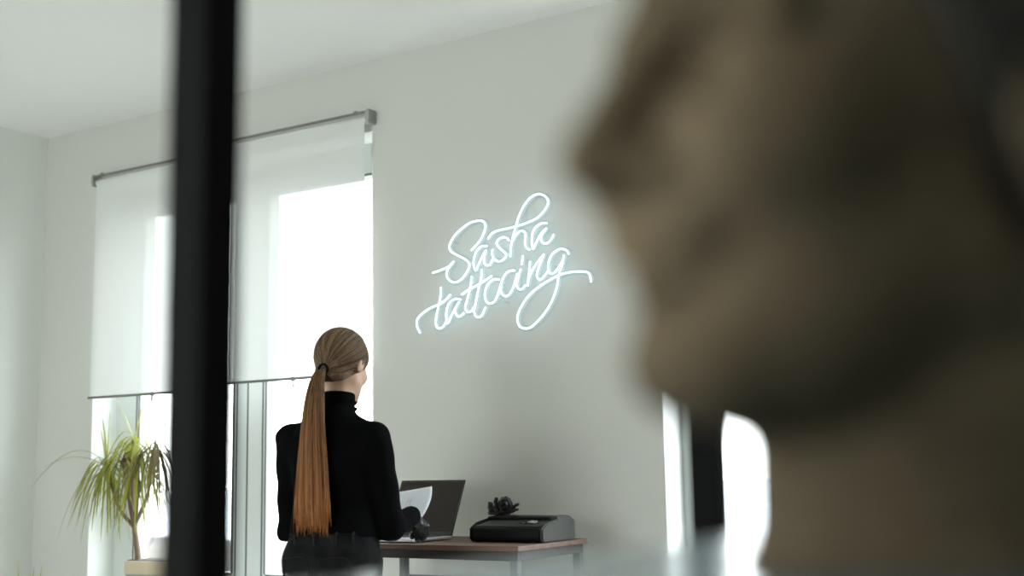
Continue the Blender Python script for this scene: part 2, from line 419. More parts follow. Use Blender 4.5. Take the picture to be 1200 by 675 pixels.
# ------------------------------------------------------------------ neon sign on the far wall
STROKES = [
    [(-2.855,1.938),(-2.810,1.946),(-2.769,1.959),(-2.750,1.974)],
    [(-2.665,2.009),(-2.626,2.041),(-2.603,2.075),(-2.596,2.103),(-2.607,2.119),(-2.629,2.125),(-2.668,2.122),(-2.707,2.104),(-2.747,2.076),(-2.770,2.041),(-2.763,2.015),(-2.728,1.994),(-2.695,1.976),(-2.675,1.952),(-2.689,1.923),(-2.716,1.897),(-2.750,1.889),(-2.780,1.906),(-2.785,1.932),(-2.769,1.959),(-2.750,1.974)],
    [(-2.590,2.018),(-2.616,2.020),(-2.638,2.006),(-2.648,1.988),(-2.655,1.965),(-2.653,1.944),(-2.646,1.926),(-2.631,1.949),(-2.612,1.981),(-2.595,2.003)],
    [(-2.595,2.003),(-2.605,1.973),(-2.603,1.951),(-2.592,1.941),(-2.576,1.945),(-2.566,1.962)],
    [(-2.489,2.029),(-2.498,2.040),(-2.519,2.045),(-2.540,2.035),(-2.545,2.020),(-2.531,2.002),(-2.513,1.987),(-2.501,1.972),(-2.518,1.955),(-2.540,1.952),(-2.560,1.965),(-2.568,1.988),(-2.563,2.002)],
    [(-2.585,2.046),(-2.568,2.065),(-2.539,2.074),(-2.473,2.079),(-2.409,2.088),(-2.359,2.102),(-2.327,2.125),(-2.308,2.151),(-2.312,2.173),(-2.330,2.189),(-2.354,2.195),(-2.384,2.187),(-2.417,2.157),(-2.441,2.116),(-2.456,2.078),(-2.468,2.043),(-2.478,2.008),(-2.483,1.962)],
    [(-2.472,2.023),(-2.462,2.039),(-2.447,2.055),(-2.429,2.060),(-2.413,2.049),(-2.413,2.025),(-2.414,2.005),(-2.407,1.990),(-2.394,1.981)],
    [(-2.314,2.076),(-2.341,2.078),(-2.367,2.065),(-2.381,2.041),(-2.384,2.009),(-2.380,1.983),(-2.361,2.011),(-2.340,2.040),(-2.317,2.057)],
    [(-2.317,2.057),(-2.338,2.036),(-2.343,2.020),(-2.337,2.004),(-2.319,1.998),(-2.298,2.011),(-2.286,2.030)],
    [(-2.920,1.698),(-2.934,1.724),(-2.934,1.753),(-2.909,1.776),(-2.867,1.796),(-2.819,1.808),(-2.791,1.823),(-2.769,1.841)],
    [(-2.815,1.876),(-2.817,1.839),(-2.829,1.795),(-2.840,1.751),(-2.840,1.723),(-2.827,1.709),(-2.806,1.715),(-2.789,1.736)],
    [(-2.717,1.816),(-2.747,1.822),(-2.775,1.807),(-2.789,1.775),(-2.789,1.747),(-2.783,1.727),(-2.758,1.767),(-2.727,1.809)],
    [(-2.727,1.809),(-2.745,1.782),(-2.742,1.760),(-2.728,1.749),(-2.704,1.762)],
    [(-2.666,1.906),(-2.670,1.870),(-2.687,1.816),(-2.698,1.784),(-2.688,1.765),(-2.668,1.767),(-2.658,1.781)],
    [(-2.714,1.836),(-2.683,1.852),(-2.643,1.865),(-2.604,1.881),(-2.570,1.897)],
    [(-2.618,1.929),(-2.620,1.893),(-2.634,1.850),(-2.648,1.796),(-2.655,1.764),(-2.645,1.742),(-2.622,1.744),(-2.602,1.776)],
    [(-2.535,1.880),(-2.564,1.882),(-2.591,1.863),(-2.604,1.831),(-2.599,1.800),(-2.579,1.789),(-2.556,1.799),(-2.540,1.830),(-2.529,1.862)],
    [(-2.464,1.908),(-2.496,1.906),(-2.520,1.880),(-2.530,1.850),(-2.527,1.827),(-2.512,1.812),(-2.494,1.815),(-2.476,1.835),(-2.461,1.867),(-2.452,1.896)],
    [(-2.436,1.911),(-2.446,1.888),(-2.456,1.856),(-2.450,1.836),(-2.434,1.832),(-2.415,1.847)],
    [(-2.425,1.962),(-2.432,1.927)],
    [(-2.394,1.937),(-2.398,1.899),(-2.404,1.862),(-2.406,1.841)],
    [(-2.402,1.867),(-2.386,1.898),(-2.357,1.933),(-2.331,1.957)],
    [(-2.331,1.957),(-2.344,1.932),(-2.358,1.901),(-2.365,1.877),(-2.352,1.861),(-2.334,1.871),(-2.314,1.891)],
    [(-2.222,1.945),(-2.234,1.963),(-2.264,1.969),(-2.295,1.953),(-2.311,1.923),(-2.311,1.890),(-2.297,1.878),(-2.275,1.892),(-2.246,1.927)],
    [(-2.243,1.945),(-2.253,1.906),(-2.269,1.865),(-2.277,1.828),(-2.299,1.777),(-2.337,1.727),(-2.388,1.686),(-2.419,1.678),(-2.447,1.690),(-2.456,1.721),(-2.442,1.757),(-2.404,1.803),(-2.353,1.836),(-2.297,1.860),(-2.248,1.874),(-2.194,1.876),(-2.146,1.869),(-2.134,1.854),(-2.131,1.830)],
]
M_neon = bpy.data.materials.new('lit_neon'); M_neon.use_nodes = True
t = M_neon.node_tree; t.nodes.clear(); out = t.nodes.new('ShaderNodeOutputMaterial'); em = t.nodes.new('ShaderNodeEmission')
em.inputs[0].default_value = (.66, .88, 1.0, 1); em.inputs[1].default_value = 3.6; t.links.new(em.outputs[0], out.inputs[0])
M_acry = mat_clear('clear_acrylic', (.93, .95, .95), .05, .05)
sign = empty('neon_sign', (-2.46, YB, 1.90), 0, 'glowing white neon script sign reading Sasha tattooing on the far wall', 'neon sign')
bk = []
for st in STROKES:
    pts = [p for p in catmull([(x+2.46, -.035, z-1.90) for x, z in st], 6)]
    obj('neon_tube', sweep(pts, .0034, 8), M_neon, sign, smooth=True)
    bk.append(sweep([Vector((p.x, -.022, p.z)) for p in pts], .010, 6, flat=(.22, 1) ))
# clear backing strips follow the tubes
def ribbon(pts, w, y0, y1):
    V = []; Fc = []
    n = len(pts)
    for i, p in enumerate(pts):
        t_ = (pts[min(i+1, n-1)]-pts[max(i-1, 0)]).normalized(); nx, nz = -t_.z*w, t_.x*w
        V += [(p.x+nx, y0, p.z+nz), (p.x-nx, y0, p.z-nz), (p.x-nx, y1, p.z-nz), (p.x+nx, y1, p.z+nz)]
    for i in range(n-1):
        for k in range(4): Fc.append((i*4+k, i*4+(k+1) % 4, (i+1)*4+(k+1) % 4, (i+1)*4+k))
    Fc += [(3, 2, 1, 0), tuple((n-1)*4+k for k in range(4))]
    return V, Fc
obj('backing', merge([ribbon(catmull([(x+2.46, -.026, z-1.90) for x, z in st], 4), .012, -.028, -.024) for st in STROKES]), M_acry, sign)
for (x, z) in ((-2.748, 2.052), (-2.515, 1.79), (-2.62, 2.10), (-2.29, 1.905), (-2.86, 1.79), (-2.35, 2.20)):
    v, f = lathe([(.0045, 0), (.0045, .0300), (.003, .0312)], 12)
    obj('standoff', ([(a+x+2.46, -c, bb+z-1.90) for a, bb, c in v], f), M_acry, sign, smooth=True)

# ------------------------------------------------------------------ black steel partition frame near the camera
fr = empty('steel_frame', (-.63, 1.1, 0), 0, 'tall black steel frame standing close in front of the camera', 'steel frame')
s = .0185
for yy in (.600, 1.475):
    obj('post', bx(bmesh.new(), -s, s, yy-1.1-s, yy-1.1+s, 0, HC-.036, .002), M_black, fr)
obj('post', bx(bmesh.new(), -s, s, 2.42-1.1-s, 2.42-1.1+s, 0, HC-.036, .002), M_black, fr)
obj('top_rail', bx(bmesh.new(), -s, s, -.62, 1.42, HC-.036, HC-.001, .002), M_black, fr)
obj('bottom_rail', bx(bmesh.new(), -s+.001, s-.001, -.513, 1.338, .0, .03, .002), M_black, fr)

# ------------------------------------------------------------------ work table against the wall
M_wood = mat('walnut_top', (.080, .038, .023), .6, noise_=(5, (.125, .062, .038), 8), scale=(1.2, 14, 6))
M_leg = mat('grey_steel_leg', (.06, .06, .058), .5)
tb = empty('work_table', (-2.56, 3.632, 0), 0, 'brown wooden table with thin steel legs against the wall under the sign', 'table')
obj('tabletop', bx(bmesh.new(), -.385, .44, -.232, .232, .882, .900, .003), M_wood, tb)
for sx, sy in ((-1, -1), (1, -1), (1, 1), (-1, 1)):
    cx_, cy_ = (.415 if sx > 0 else -.350), sy*.207
    obj('leg', bx(bmesh.new(), cx_-.014, cx_+.014, cy_-.014, cy_+.014, 0, .854, .002), M_leg, tb)
b = bmesh.new()
bx(b, -.375, .43, -.220, -.200, .852, .882, .002); bx(b, -.375, .43, .200, .220, .852, .882, .002)
bx(b, -.375, -.353, -.20, .20, .852, .882, .002); bx(b, .408, .43, -.20, .20, .852, .882, .002); obj('apron', b, mat('dark_brown_apron', (.012, .009, .007), .6), tb)
b = bmesh.new(); bx(b, -.336, .401, .197, .217, .735, .755, .002); obj('stretcher', b, M_leg, tb)
cb = sweep(catmull([(-2.735, 3.41, .868), (-2.736, 3.408, .85), (-2.730, 3.405, .80), (-2.75, 3.44, .60), (-2.80, 3.6, .25), (-2.9, 3.8, .02)], 6), .0022, 6)
tag(obj('power_cord', cb, M_black, None, True), 'thin dark cord hanging down from the front edge of the table', 'cord')

# ------------------------------------------------------------------ laptop
M_alu = mat('silver_aluminium', (.62, .63, .63), .35, metal=.6)
M_screen = mat('dark_glossy_screen', (.022, .015, .009), .15, spec=.3)
M_bezel = mat('black_bezel', (.012, .012, .012), .25)
M_key = mat('dark_keys', (.02, .02, .02), .5)
LX = -2.572                      # right edge of the laptop
lp = empty('laptop', (LX-.147, 3.675, .900), 0, 'open silver laptop with a dark screen at the left of the table', 'laptop')
obj('base', bx(bmesh.new(), -.147, .147, -.235, .003, .003, .0135, .003, 3), M_alu, lp)
for sx in (-.125, .125):
    for sy in (-.21, -.03): obj('rubber_foot', ([(x+sx, y+sy, z) for x, y, z in lathe([(.008, 0), (.008, .004)], 12)[0]], lathe([(.008, 0), (.008, .004)], 12)[1]), M_bezel, lp)
b = bmesh.new()
for rj in range(5):
    for ci in range(14):
        x = -.126+ci*.0182; y = -.125+rj*.0205; bx(b, x, x+.015, y, y+.017, .0132, .0148, .001, 1)
obj('keyboard', b, M_key, lp)
obj('trackpad', bx(bmesh.new(), -.05, .05, -.22, -.145, .0133, .0139), M_alu, lp)
rot = Matrix.Rotation(R(-25), 3, 'X'); piv = (0, 0, .014)
lid = obj('screen_lid', bx(bmesh.new(), -.147, .147, -.001, .006, .014, .232, .003, 3, rot, piv), M_bezel, lp)
obj('display', bx(bmesh.new(), -.138, .138, -.0022, -.0008, .030, .222, 0, 1, rot, piv), M_screen, lid)
obj('lid_back', bx(bmesh.new(), -.145, .145, .0055, .0072, .017, .230, 0, 1, rot, piv), M_alu, lid)

# ------------------------------------------------------------------ thermal stencil printer
M_pl = mat('black_plastic', (.005, .005, .0045), .45, spec=.12)
M_pl2 = mat('dark_olive_top', (.022, .021, .015), .5, spec=.25)
M_side = mat('silver_grey_side', (.05, .05, .046), .55, spec=.15)
M_btn = mat('grey_buttons', (.35, .36, .36), .4)
pr = empty('stencil_printer', (-2.275, 3.68, .900), R(-1), 'low black printer with grey end panels on the right half of the table', 'printer')
def prism(prof, x0, x1, bev=.003):
    b = bmesh.new(); A = [b.verts.new((x0, y, z)) for y, z in prof]; B = [b.verts.new((x1, y, z)) for y, z in prof]
    b.faces.new(A[::-1]); b.faces.new(B); n = len(prof)
    for i in range(n): b.faces.new((A[i], A[(i+1) % n], B[(i+1) % n], B[i]))
    bmesh.ops.recalc_face_normals(b, faces=b.faces)
    if bev: bmesh.ops.bevel(b, geom=list(b.edges), offset=bev, segments=3, affect='EDGES')
    return b
PY = -.115
prof = [(PY+.008, .004), (PY, .014), (PY+.002, .045), (PY+.012, .053), (PY+.130, .072), (PY+.205, .072), (PY+.215, .06), (PY+.215, .008), (PY+.208, .004)]
obj('body', prism(prof, -.135, .140), M_pl, pr, smooth=False)
obj('top_cover', prism([(PY+.014, .0525), (PY+.012, .0545), (PY+.118, .0725), (PY+.120, .070)], -.128, .132, .0006), M_pl2, pr)
sp_ = [(PY+.010, .002), (PY+.002, .012), (PY+.003, .048), (PY+.040, .066), (PY+.120, .078), (PY+.200, .079), (PY+.218, .068), (PY+.219, .010), (PY+.210, .002)]
obj('side_panel', prism(sp_, .139, .152, .004), M_side, pr); obj('side_panel', prism(sp_, -.148, -.134, .004), M_pl, pr)
lidp = obj('feed_lid', prism([(PY+.105, .072), (PY+.108, .082), (PY+.165, .086), (PY+.200, .080), (PY+.200, .071)], -.142, .128, .003), M_pl, pr)
obj('lid_end', prism([(PY+.100, .071), (PY+.104, .083), (PY+.165, .088), (PY+.202, .081), (PY+.202, .070)], .120, .150, .003), M_side, lidp)
for x, y, w in ((.040, .045, .007), (.058, .040, .006), (.050, .062, .008), (.072, .055, .010), (.083, .067, .008), (.066, .075, .006), (.090, .050, .006)):
    z = .0555 + y*.17
    obj('button', bx(bmesh.new(), x-w, x+w, PY+y-.004, PY+y+.004, z, z+.004, .001), M_btn if x > .06 else M_bezel, pr)
for x in (-.12, .12):
    for y in (.02, .20): obj('rubber_foot', ([(a+x, c+PY+y, d) for a, c, d in lathe([(.007, 0), (.007, .006)], 10)[0]], lathe([(.007, 0), (.007, .006)], 10)[1]), M_bezel, pr)
b = bmesh.new(); bx(b, -.176, -.150, PY+.05, PY+.10, .001, .026, .004); bx(b, -.166, -.150, PY+.06, PY+.09, .026, .040, .003)
obj('power_adapter', b, M_pl, pr)
obj('power_lead', sweep(catmull([(-.166, PY+.075, .03), (-.168, PY+.08, .052), (-.160, PY+.10, .058), (-.150, PY+.15, .03), (-.16, PY+.19, .004)], 6), .002, 6), M_pl, pr, smooth=True)

# black crumpled ornament on the printer's far left corner
M_orn = mat('matte_black_resin', (.005, .005, .005), .5, bump=(160, .5, .003))
def orn_fn(P):
    d = cap(P, (-.040, 0, .000), (-.045, -.002, .038), .0125, .009)
    d = smin(d, cap(P, (-.020, 0, .0), (-.024, .0, .054), .0125, .008), .002)
    d = smin(d, ell(P, (.012, 0, .036), (.026, .022, .028)), .006)
    d = smin(d, cap(P, (-.04, 0, .0), (.02, 0, .008), .010, .012), .006)
    d = smin(d, cap(P, (.022, 0, .018), (.060, .004, .036), .010, .005), .004)
    d = smin(d, cap(P, (.022, 0, .008), (.056, .004, .018), .008, .005), .004)
    q = P - np.array((.012, -.01, .038), np.float32)
    rr_ = np.sqrt(q[..., 0]**2 + q[..., 2]**2); an = np.arctan2(q[..., 2], q[..., 0])
    near = np.exp(-((P[..., 0]-.012)**2+(P[..., 2]-.036)**2)/.0009)
    d = d + near*.0030*np.sin(rr_*480 + 2*an) + .0014*np.sin(P[..., 0]*260)*np.sin(P[..., 2]*310)
    return smax(d, -P[..., 2]-.001, .001)
orn = solid_obj('black_ornament', orn_fn, (-.07, -.04, -.008), (.08, .04, .08), .0013, M_orn)
orn.location = (-2.392, 3.735, .9868); orn.rotation_euler = (0, 0, R(12))
tag(orn, 'small black flower-like ornament standing on the left corner of the printer', 'ornament')

# ------------------------------------------------------------------ sheet of paper held over the laptop
M_paper = mat_translucent('white_paper', (.82, .84, .86), .7, .25)
M_ink = mat('faint_grey_print', (.60, .62, .64), .8)
# right edge bows; corners: top right, bottom right, top left, bottom left
TRc, TMr, BRc = [Vector(v) for v in [(-2.4810, 3.4300, 1.0940), (-2.4820, 3.4160, 1.0340), (-2.5110, 3.3850, 0.9690)]]
TLc, BLc = [Vector(v) for v in [(-2.6140, 3.2210, 1.0630), (-2.6130, 3.1980, 0.9280)]]
def paper_pt(u, v):
    right = (BRc*(1-v)*(1-v) + (TMr*2-(TRc+BRc)/2)*2*v*(1-v) + TRc*v*v)
    left = BLc.lerp(TLc, v)
    p = left.lerp(right, u); p.y += .018*math.sin(math.pi*u)*(.4+.6*v)
    return p
b = bmesh.new(); n = 16; g = [[b.verts.new(paper_pt(i/n, j/n)) for i in range(n+1)] for j in range(n+1)]
for j in range(n):
    for i in range(n): b.faces.new((g[j][i], g[j][i+1], g[j+1][i+1], g[j+1][i]))
pap = obj('paper_sheet', b, M_paper, None, True)
so = pap.modifiers.new('thickness', 'SOLIDIFY'); so.thickness = .0004; so.offset = 0
tag(pap, 'curved white sheet of paper held in front of the laptop screen', 'paper')
ink = []
for (u0, v0, u1, v1) in ((.60, .62, .64, .80), (.66, .60, .67, .78), (.60, .70, .68, .71), (.70, .66, .72, .80)):
    pts = [paper_pt(u0+(u1-u0)*k/6, v0+(v1-v0)*k/6)+Vector((0, -.0006, 0)) for k in range(7)]
    ink.append(sweep(pts, .0009, 4, flat=(1, .3)))
obj('faint_print', merge(ink), M_ink, pap)

# ------------------------------------------------------------------ a carved head, used for the bust and (smoother) for the person
def head_fn(P, statue=False):
    Q = P.copy(); Q[..., 0] = np.abs(Q[..., 0])
    d = ell(Q, (0, -.012, .028), (.075, .096, .087))
    d = smin(d, ell(Q, (0, .022, -.045), (.058, .062, .068)), .035)              # face and jaw
    d = smin(d, cap(Q, (.050, .0, -.050), (.012, .068, -.096), .015, .017), .022)  # jaw line
    d = smin(d, ell(Q, (0, .074, -.096), (.020, .017, .014)), .014)              # chin
    d = smin(d, ell(Q, (.036, .055, -.022), (.024, .026, .022)), .022)           # cheek
    d = smin(d, cap(Q, (.010, .082, .024), (.044, .064, .024), .011, .009), .012)  # brow
    d = smax(d, -ell(Q, (.031, .098, .004), (.020, .017, .013)), .012)           # socket
    d = smin(d, ell(Q, (.030, .073, .003), (.0135, .0125, .012)), .003)          # closed eye
    d = smin(d, cap(Q, (.018, .0835, -.002), (.043, .074, -.002), .0022), .003)  # lid crease
    d = smin(d, cap(Q, (0, .084, .016), (0, .106, -.022), .0075, .010), .010)    # nose bridge
    d = smin(d, ell(Q, (0, .109, -.024), (.0105, .0105, .0095)), .006)
    d = smin(d, ell(Q, (.012, .098, -.030), (.0085, .0115, .008)), .005)         # nostril wing
    d = smin(d, ell(Q, (0, .086, -.052), (.026, .011, .018)), .012)
    d = smin(d, cap(Q, (0, .0925, -.0555), (.021, .082, -.0605), .0062, .003), .004)  # upper lip
    d = smin(d, cap(Q, (0, .0900, -.0700), (.016, .0815, -.0660), .0066, .0035), .004)  # lower lip
    d = smax(d, -cap(Q, (0, .102, -.0632), (.026, .086, -.0625), .0028), .004)
    # ear
    e = ell(Q, (.077, -.014 if not statue else -.026, .000 if not statue else -.012), (.0075, .017, .030 if not statue else .042), Matrix.Rotation(R(-14), 3, 'X'))
    e = smax(e, -ell(Q, (.086, -.010 if not statue else -.022, .004), (.007, .009, .016)), .006)
    d = smin(d, e, .006)
    return d

# ------------------------------------------------------------------ the bust in the foreground
M_stone = mat('weathered_brown_stone', (.205, .155, .098), .8, spec=.1, noise_=(11, (.105, .079, .049), 5), bump=(60, .35, .003))
M_stone2 = mat('dark_carved_hair', (.035, .030, .022), .7, bump=(80, .5, .003))
def bust_fn(P):
    d = head_fn(P, True)
    Q = P.copy(); Q[..., 0] = np.abs(Q[..., 0])
    d = smin(d, cap(Q, (.050, -.012, -.070), (.012, .055, -.090), .020, .018), .02)   # heavy jaw
    d = smin(d, ell(Q, (.024, .072, -.020), (.019, .019, .027)), .018)
    d = smax(d, -ell(Q, (.034, .090, .007), (.021, .019, .0145)), .010)
    d = smin(d, ell(Q, (.034, .0635, .004), (.0155, .0145, .0120)), .002)
    d = smin(d, cap(Q, (.020, .0765, .000), (.048, .0660, .000), .0022), .002)
    d = smax(d, -cap(Q, (.004, .103, -.0635), (.032, .082, -.062), .0045), .004)
    d = smin(d, ell(Q, (0, .002, -.098), (.044, .060, .030)), .02)
    d = smin(d, cap(Q, (0, .088, .014), (0, .112, -.026), .0085, .0115), .006)          # longer nose
    d = smin(d, cap(P, (0, -.022, -.08), (0, -.030, -.20), .054, .062), .010)
    d = smin(d, cap(P, (0, -.05, -.06), (0, -.055, -.20), .06, .066), .02)
    d = smin(d, ell(P, (0, -.02, -.20), (.10, .085, .035)), .02)
    return smax(d, -P[..., 2]-.1714, .003)
bust = solid_obj('stone_bust', bust_fn, (-.12, -.13, -.182), (.12, .13, .13), .0018, M_stone)
bust.location = (-.140, .464, 1.2815); bust.rotation_euler = (0, 0, R(150))
tag(bust, 'large blurred brown stone bust of a face in profile at the right', 'bust')
def curls_fn(P):
    d = smin(ell(P, (0, -.020, .034), (.086, .112, .096)), ell(P, (0, -.058, -.035), (.076, .068, .065)), .03)
    line = P[..., 1] - (.055 - .0*P[..., 2]); line2 = -(P[..., 2] - (-.075 + 1.5*(P[..., 1]+.045)))
    d = smax(d, line, .006); d = smax(d, line2, .006)
    d = d + .0025*np.sin(P[..., 0]*260)*np.sin(P[..., 1]*260)*np.sin(P[..., 2]*260)
    bun = ell(P, (0, -.035, .125), (.036, .036, .034)); return smin(d, bun, .012)
solid_obj('carved_hair', curls_fn, (-.11, -.15, -.12), (.11, .10, .17), .002, M_stone2, bust)

M_lacq = mat('blue_grey_glass_top', (.15, .23, .28), .2, spec=1.0)  # base colour lightened and blued to carry the reflected haze
M_cab = mat('charcoal_cabinet', (.05, .05, .05), .5)
cabn = empty('display_counter', (.15, .30, 0), 0, 'glossy blue-grey counter under the bust, its gloss and pale tint making the haze along the bottom edge', 'counter')
obj('countertop', bx(bmesh.new(), -.425, .425, -.42, .55, 1.090, 1.110, .003), M_lacq, cabn)
obj('body', bx(bmesh.new(), -.40, .40, -.40, .53, .08, 1.090, .002), M_cab, cabn)
obj('plinth', bx(bmesh.new(), -.37, .37, -.37, .50, 0, .08), M_black, cabn)
for i in (0, 1):
    dr = obj('cabinet_door', bx(bmesh.new(), -.416, -.40, -.395+i*.462, .062+i*.462, .10, 1.08, .002), M_cab, cabn)
    obj('door_handle', bx(bmesh.new(), -.434, -.416, -.01+i*.13, .005+i*.13, .60, .75, .002), M_steel, dr)

# ------------------------------------------------------------------ the woman
PX, PY_, PR = -2.57, 3.03, R(8)
M_skin = mat('skin', (.56, .36, .26), .55)
M_sweat = mat('black_knit', (.0022, .0022, .0026), .95, spec=.05, bump=(300, .3, .001))
M_jean = mat('washed_black_denim', (.004, .004, .0045), .9, spec=.1, noise_=(18, (.012, .012, .012), 6), bump=(400, .3, .0008))
M_belt = mat('denim_seam', (.016, .016, .016), .85, spec=.1)
M_glove = mat('black_nitrile', (.007, .008, .008), .45, bump=(90, .5, .002))
M_shoe = mat('black_leather', (.02, .02, .02), .4)
HEADC = (0, .042, 1.487)
HROT = Matrix.Rotation(R(1), 4, 'Z') @ Matrix.Rotation(R(-13), 4, 'X')
HR3 = np.array(HROT.to_3x3(), dtype=np.float32)
def to_head(P): return (P - np.array(HEADC, np.float32)) @ HR3      # world-to-head: R^T p
SHL, ELL_, WRL = (-.163, -.008, 1.256), (-.188, .035, .960), (-.070, .235, .985)
SHR, ELR, WRR = (.150, -.004, 1.250), (.168, .060, .972), (.150, .225, 1.000)

def hand_fn(P, wrist, fwd, upv, side, curl, g=0.0):
    """Right hand when side=+1 (thumb towards -x of its frame); fwd = finger direction, upv = back of the hand."""
    f_ = Vector(fwd).normalized(); z_ = Vector(upv); z_ = (z_ - f_*z_.dot(f_)).normalized(); x_ = f_.cross(z_)
    A = np.array((x_, f_, z_), dtype=np.float32)
    Q = (P - np.array(wrist, np.float32)) @ A.T
    if side < 0: Q = Q*np.array((-1, 1, 1), np.float32)
    d = cap(Q, (0, -.03, 0), (0, .015, 0), .024+g, .023+g, (1, 1, 1.25))
    d = smin(d, ell(Q, (0, .048, -.002), (.038+g, .048+g, .0155+g)), .014)
    for (x, L, y0, sp) in ((-.028, .066, .080, -.10), (-.0095, .074, .086, -.03), (.0095, .069, .083, .04), (.027, .054, .076, .12)):
        p = Vector((x, y0, .001)); a = .15; pts = [tuple(Vector((x*.8, .052, 0))), tuple(p)]
        for k, fr_ in enumerate((.46, .30, .24)):
            a += curl[k]
            p = p + Vector((math.sin(sp)*L*fr_, math.cos(a)*L*fr_, -math.sin(a)*L*fr_)); pts.append(tuple(p))
        d = smin(d, chain(Q, pts, [.0095+g, .0098+g, .0086+g, .0080+g, .0068+g], .003), .004)
    th = [(-.020, .018, -.006), (-.042, .040, -.014), (-.046, .070, -.026), (-.036, .092, -.036)]
    d = smin(d, chain(Q, th, [.015+g, .0122+g, .0104+g, .0085+g], .005), .007)
    return d
RH = (WRR, (-.10, .95, -.28), (.55, .1, .8), 1, (.42, .55, .40))
LH = (WRL, (.35, .9, -.1), (-.2, .1, 1), -1, (.30, .45, .35))

def body_fn(P):
    H = to_head(P); d = head_fn(H)
    d = smin(d, cap(P, (0, .028, 1.44), (0, .000, 1.29), .046, .052), .02)
    d = smin(d, ell(P, (0, -.004, 1.20), (.135, .078, .11)), .05)
    d = smin(d, ell(P, (0, .0, 1.02), (.108, .075, .10)), .05)
    d = smin(d, ell(P, (0, -.012, .88), (.148, .098, .10)), .05)
    for sh, el, wr in ((SHL, ELL_, WRL), (SHR, ELR, WRR)):
        d = smin(d, chain(P, [sh, el, wr], [.040, .032, .023], .015), .03)
    for s_ in (-1, 1):
        d = smin(d, chain(P, [(s_*.082, -.012, .86), (s_*.088, .010, .47), (s_*.095, -.025, .08)], [.076, .050, .034], .02), .03)
        d = smin(d, cap(P, (s_*.095, -.03, .035), (s_*.110, .14, .028), .032, .028), .02)
    d = smin(d, hand_fn(P, *RH), .008); d = smin(d, hand_fn(P, *LH), .008)
    return smax(d, -P[..., 2]-(-.004), .004)
woman = solid_obj('person', body_fn, (-.27, -.16, -.01), (.28, .42, 1.63), .0048, M_skin)
woman.location = (PX, PY_, 0); woman.rotation_euler = (0, 0, PR)
tag(woman, 'woman with long ponytail, black turtleneck and gloves, standing at the table', 'person')

def fold(P, amp, k1, k2): return amp*np.sin(P[..., 2]*k1 + 2.2*np.sin(P[..., 0]*k2) + 1.7*np.sin(P[..., 1]*k2*.8))
def sweater_fn(P):
    d = cap(P, (0, .0235, 1.41), (0, .0, 1.27), .0515, .062)
    d = smin(d, cap(P, (0, -.004, 1.300), (-.135, -.010, 1.258), .048, .040), .03)
    d = smin(d, cap(P, (0, -.004, 1.300), (.135, -.006, 1.256), .048, .040), .03)
    d = smin(d, ell(P, (0, -.008, 1.195), (.158, .094, .125)), .05)
    d = smin(d, ell(P, (.035, .075, 1.165), (.05, .035, .05)), .04); d = smin(d, ell(P, (-.035, .075, 1.165), (.05, .035, .05)), .04)
    d = smin(d, ell(P, (0, -.004, 1.05), (.140, .092, .14)), .06)
    d = smin(d, cap(P, (-.05, -.008, .945), (.05, -.008, .945), .098, .098), .05)
    for sh, el, wr in ((SHL, ELL_, WRL), (SHR, ELR, WRR)):
        d = smin(d, chain(P, [sh, el, wr], [.050, .042, .034], .02), .022)
    d = d + fold(P, .0016, 62, 21)*np.clip((1.33-P[..., 2])/.05, 0, 1)
    d = smax(d, -(P[..., 2]-.928 - .02*np.cos(P[..., 0]*9)*0), .008)
    # open at the collar and the cuffs
    rim = (P - np.array((0, .024, 1.400), np.float32)) @ np.array((0, .12, .99), np.float32)
    d = smax(d, rim, .004)
    for wr, el in ((WRL, ELL_), (WRR, ELR)):
        ax = np.array(Vector(wr)-Vector(el)); ax = ax/np.linalg.norm(ax)
        c = ((P-np.array(wr, np.float32))@ax.astype(np.float32)) - .004
        near = np.linalg.norm(P-np.array(wr, np.float32), axis=-1) - .07
        d = smax(d, -smax(-c, near, .001), .003)
    neckhole = cap(P, (0, .0255, 1.45), (0, .0235, 1.390), .0455)
    return smax(d, -neckhole, .003)
sw = solid_obj('turtleneck_sweater', sweater_fn, (-.27, -.16, .90), (.28, .30, 1.43), .0036, M_sweat, woman)
# folded collar rolls
cr_ = []
for k, (z, r) in enumerate(((1.352, .0545), (1.372, .053))):
    pts = [(r*math.cos(a), .021+(.0)+r*math.sin(a), z+.008*math.sin(a)*-1) for a in np.linspace(0, 2*math.pi, 40)]
    cr_.append(sweep(pts, .0045, 8))
obj('collar_fold', merge(cr_), M_sweat, sw, smooth=True)

def jeans_fn(P):
    d = cap(P, (-.040, -.010, .945), (.040, -.010, .945), .098, .098)
    d = smin(d, ell(P, (0, -.012, .88), (.160, .110, .11)), .05)
    d = smin(d, ell(P, (-.065, -.055, .855), (.082, .070, .085)), .03); d = smin(d, ell(P, (.065, -.055, .855), (.082, .070, .085)), .03)
    for s_ in (-1, 1):
        d = smin(d, chain(P, [(s_*.082, -.012, .84), (s_*.090, .010, .47), (s_*.096, -.025, .105)], [.086, .060, .050], .02), .02)
    d = d + fold(P, .0018, 70, 24)
    return smax(smax(d, P[..., 2]-.957, .003), -(P[..., 2]-.095), .003)
jn = solid_obj('jeans', jeans_fn, (-.20, -.17, .08), (.20, .15, .97), .0045, M_jean, woman)
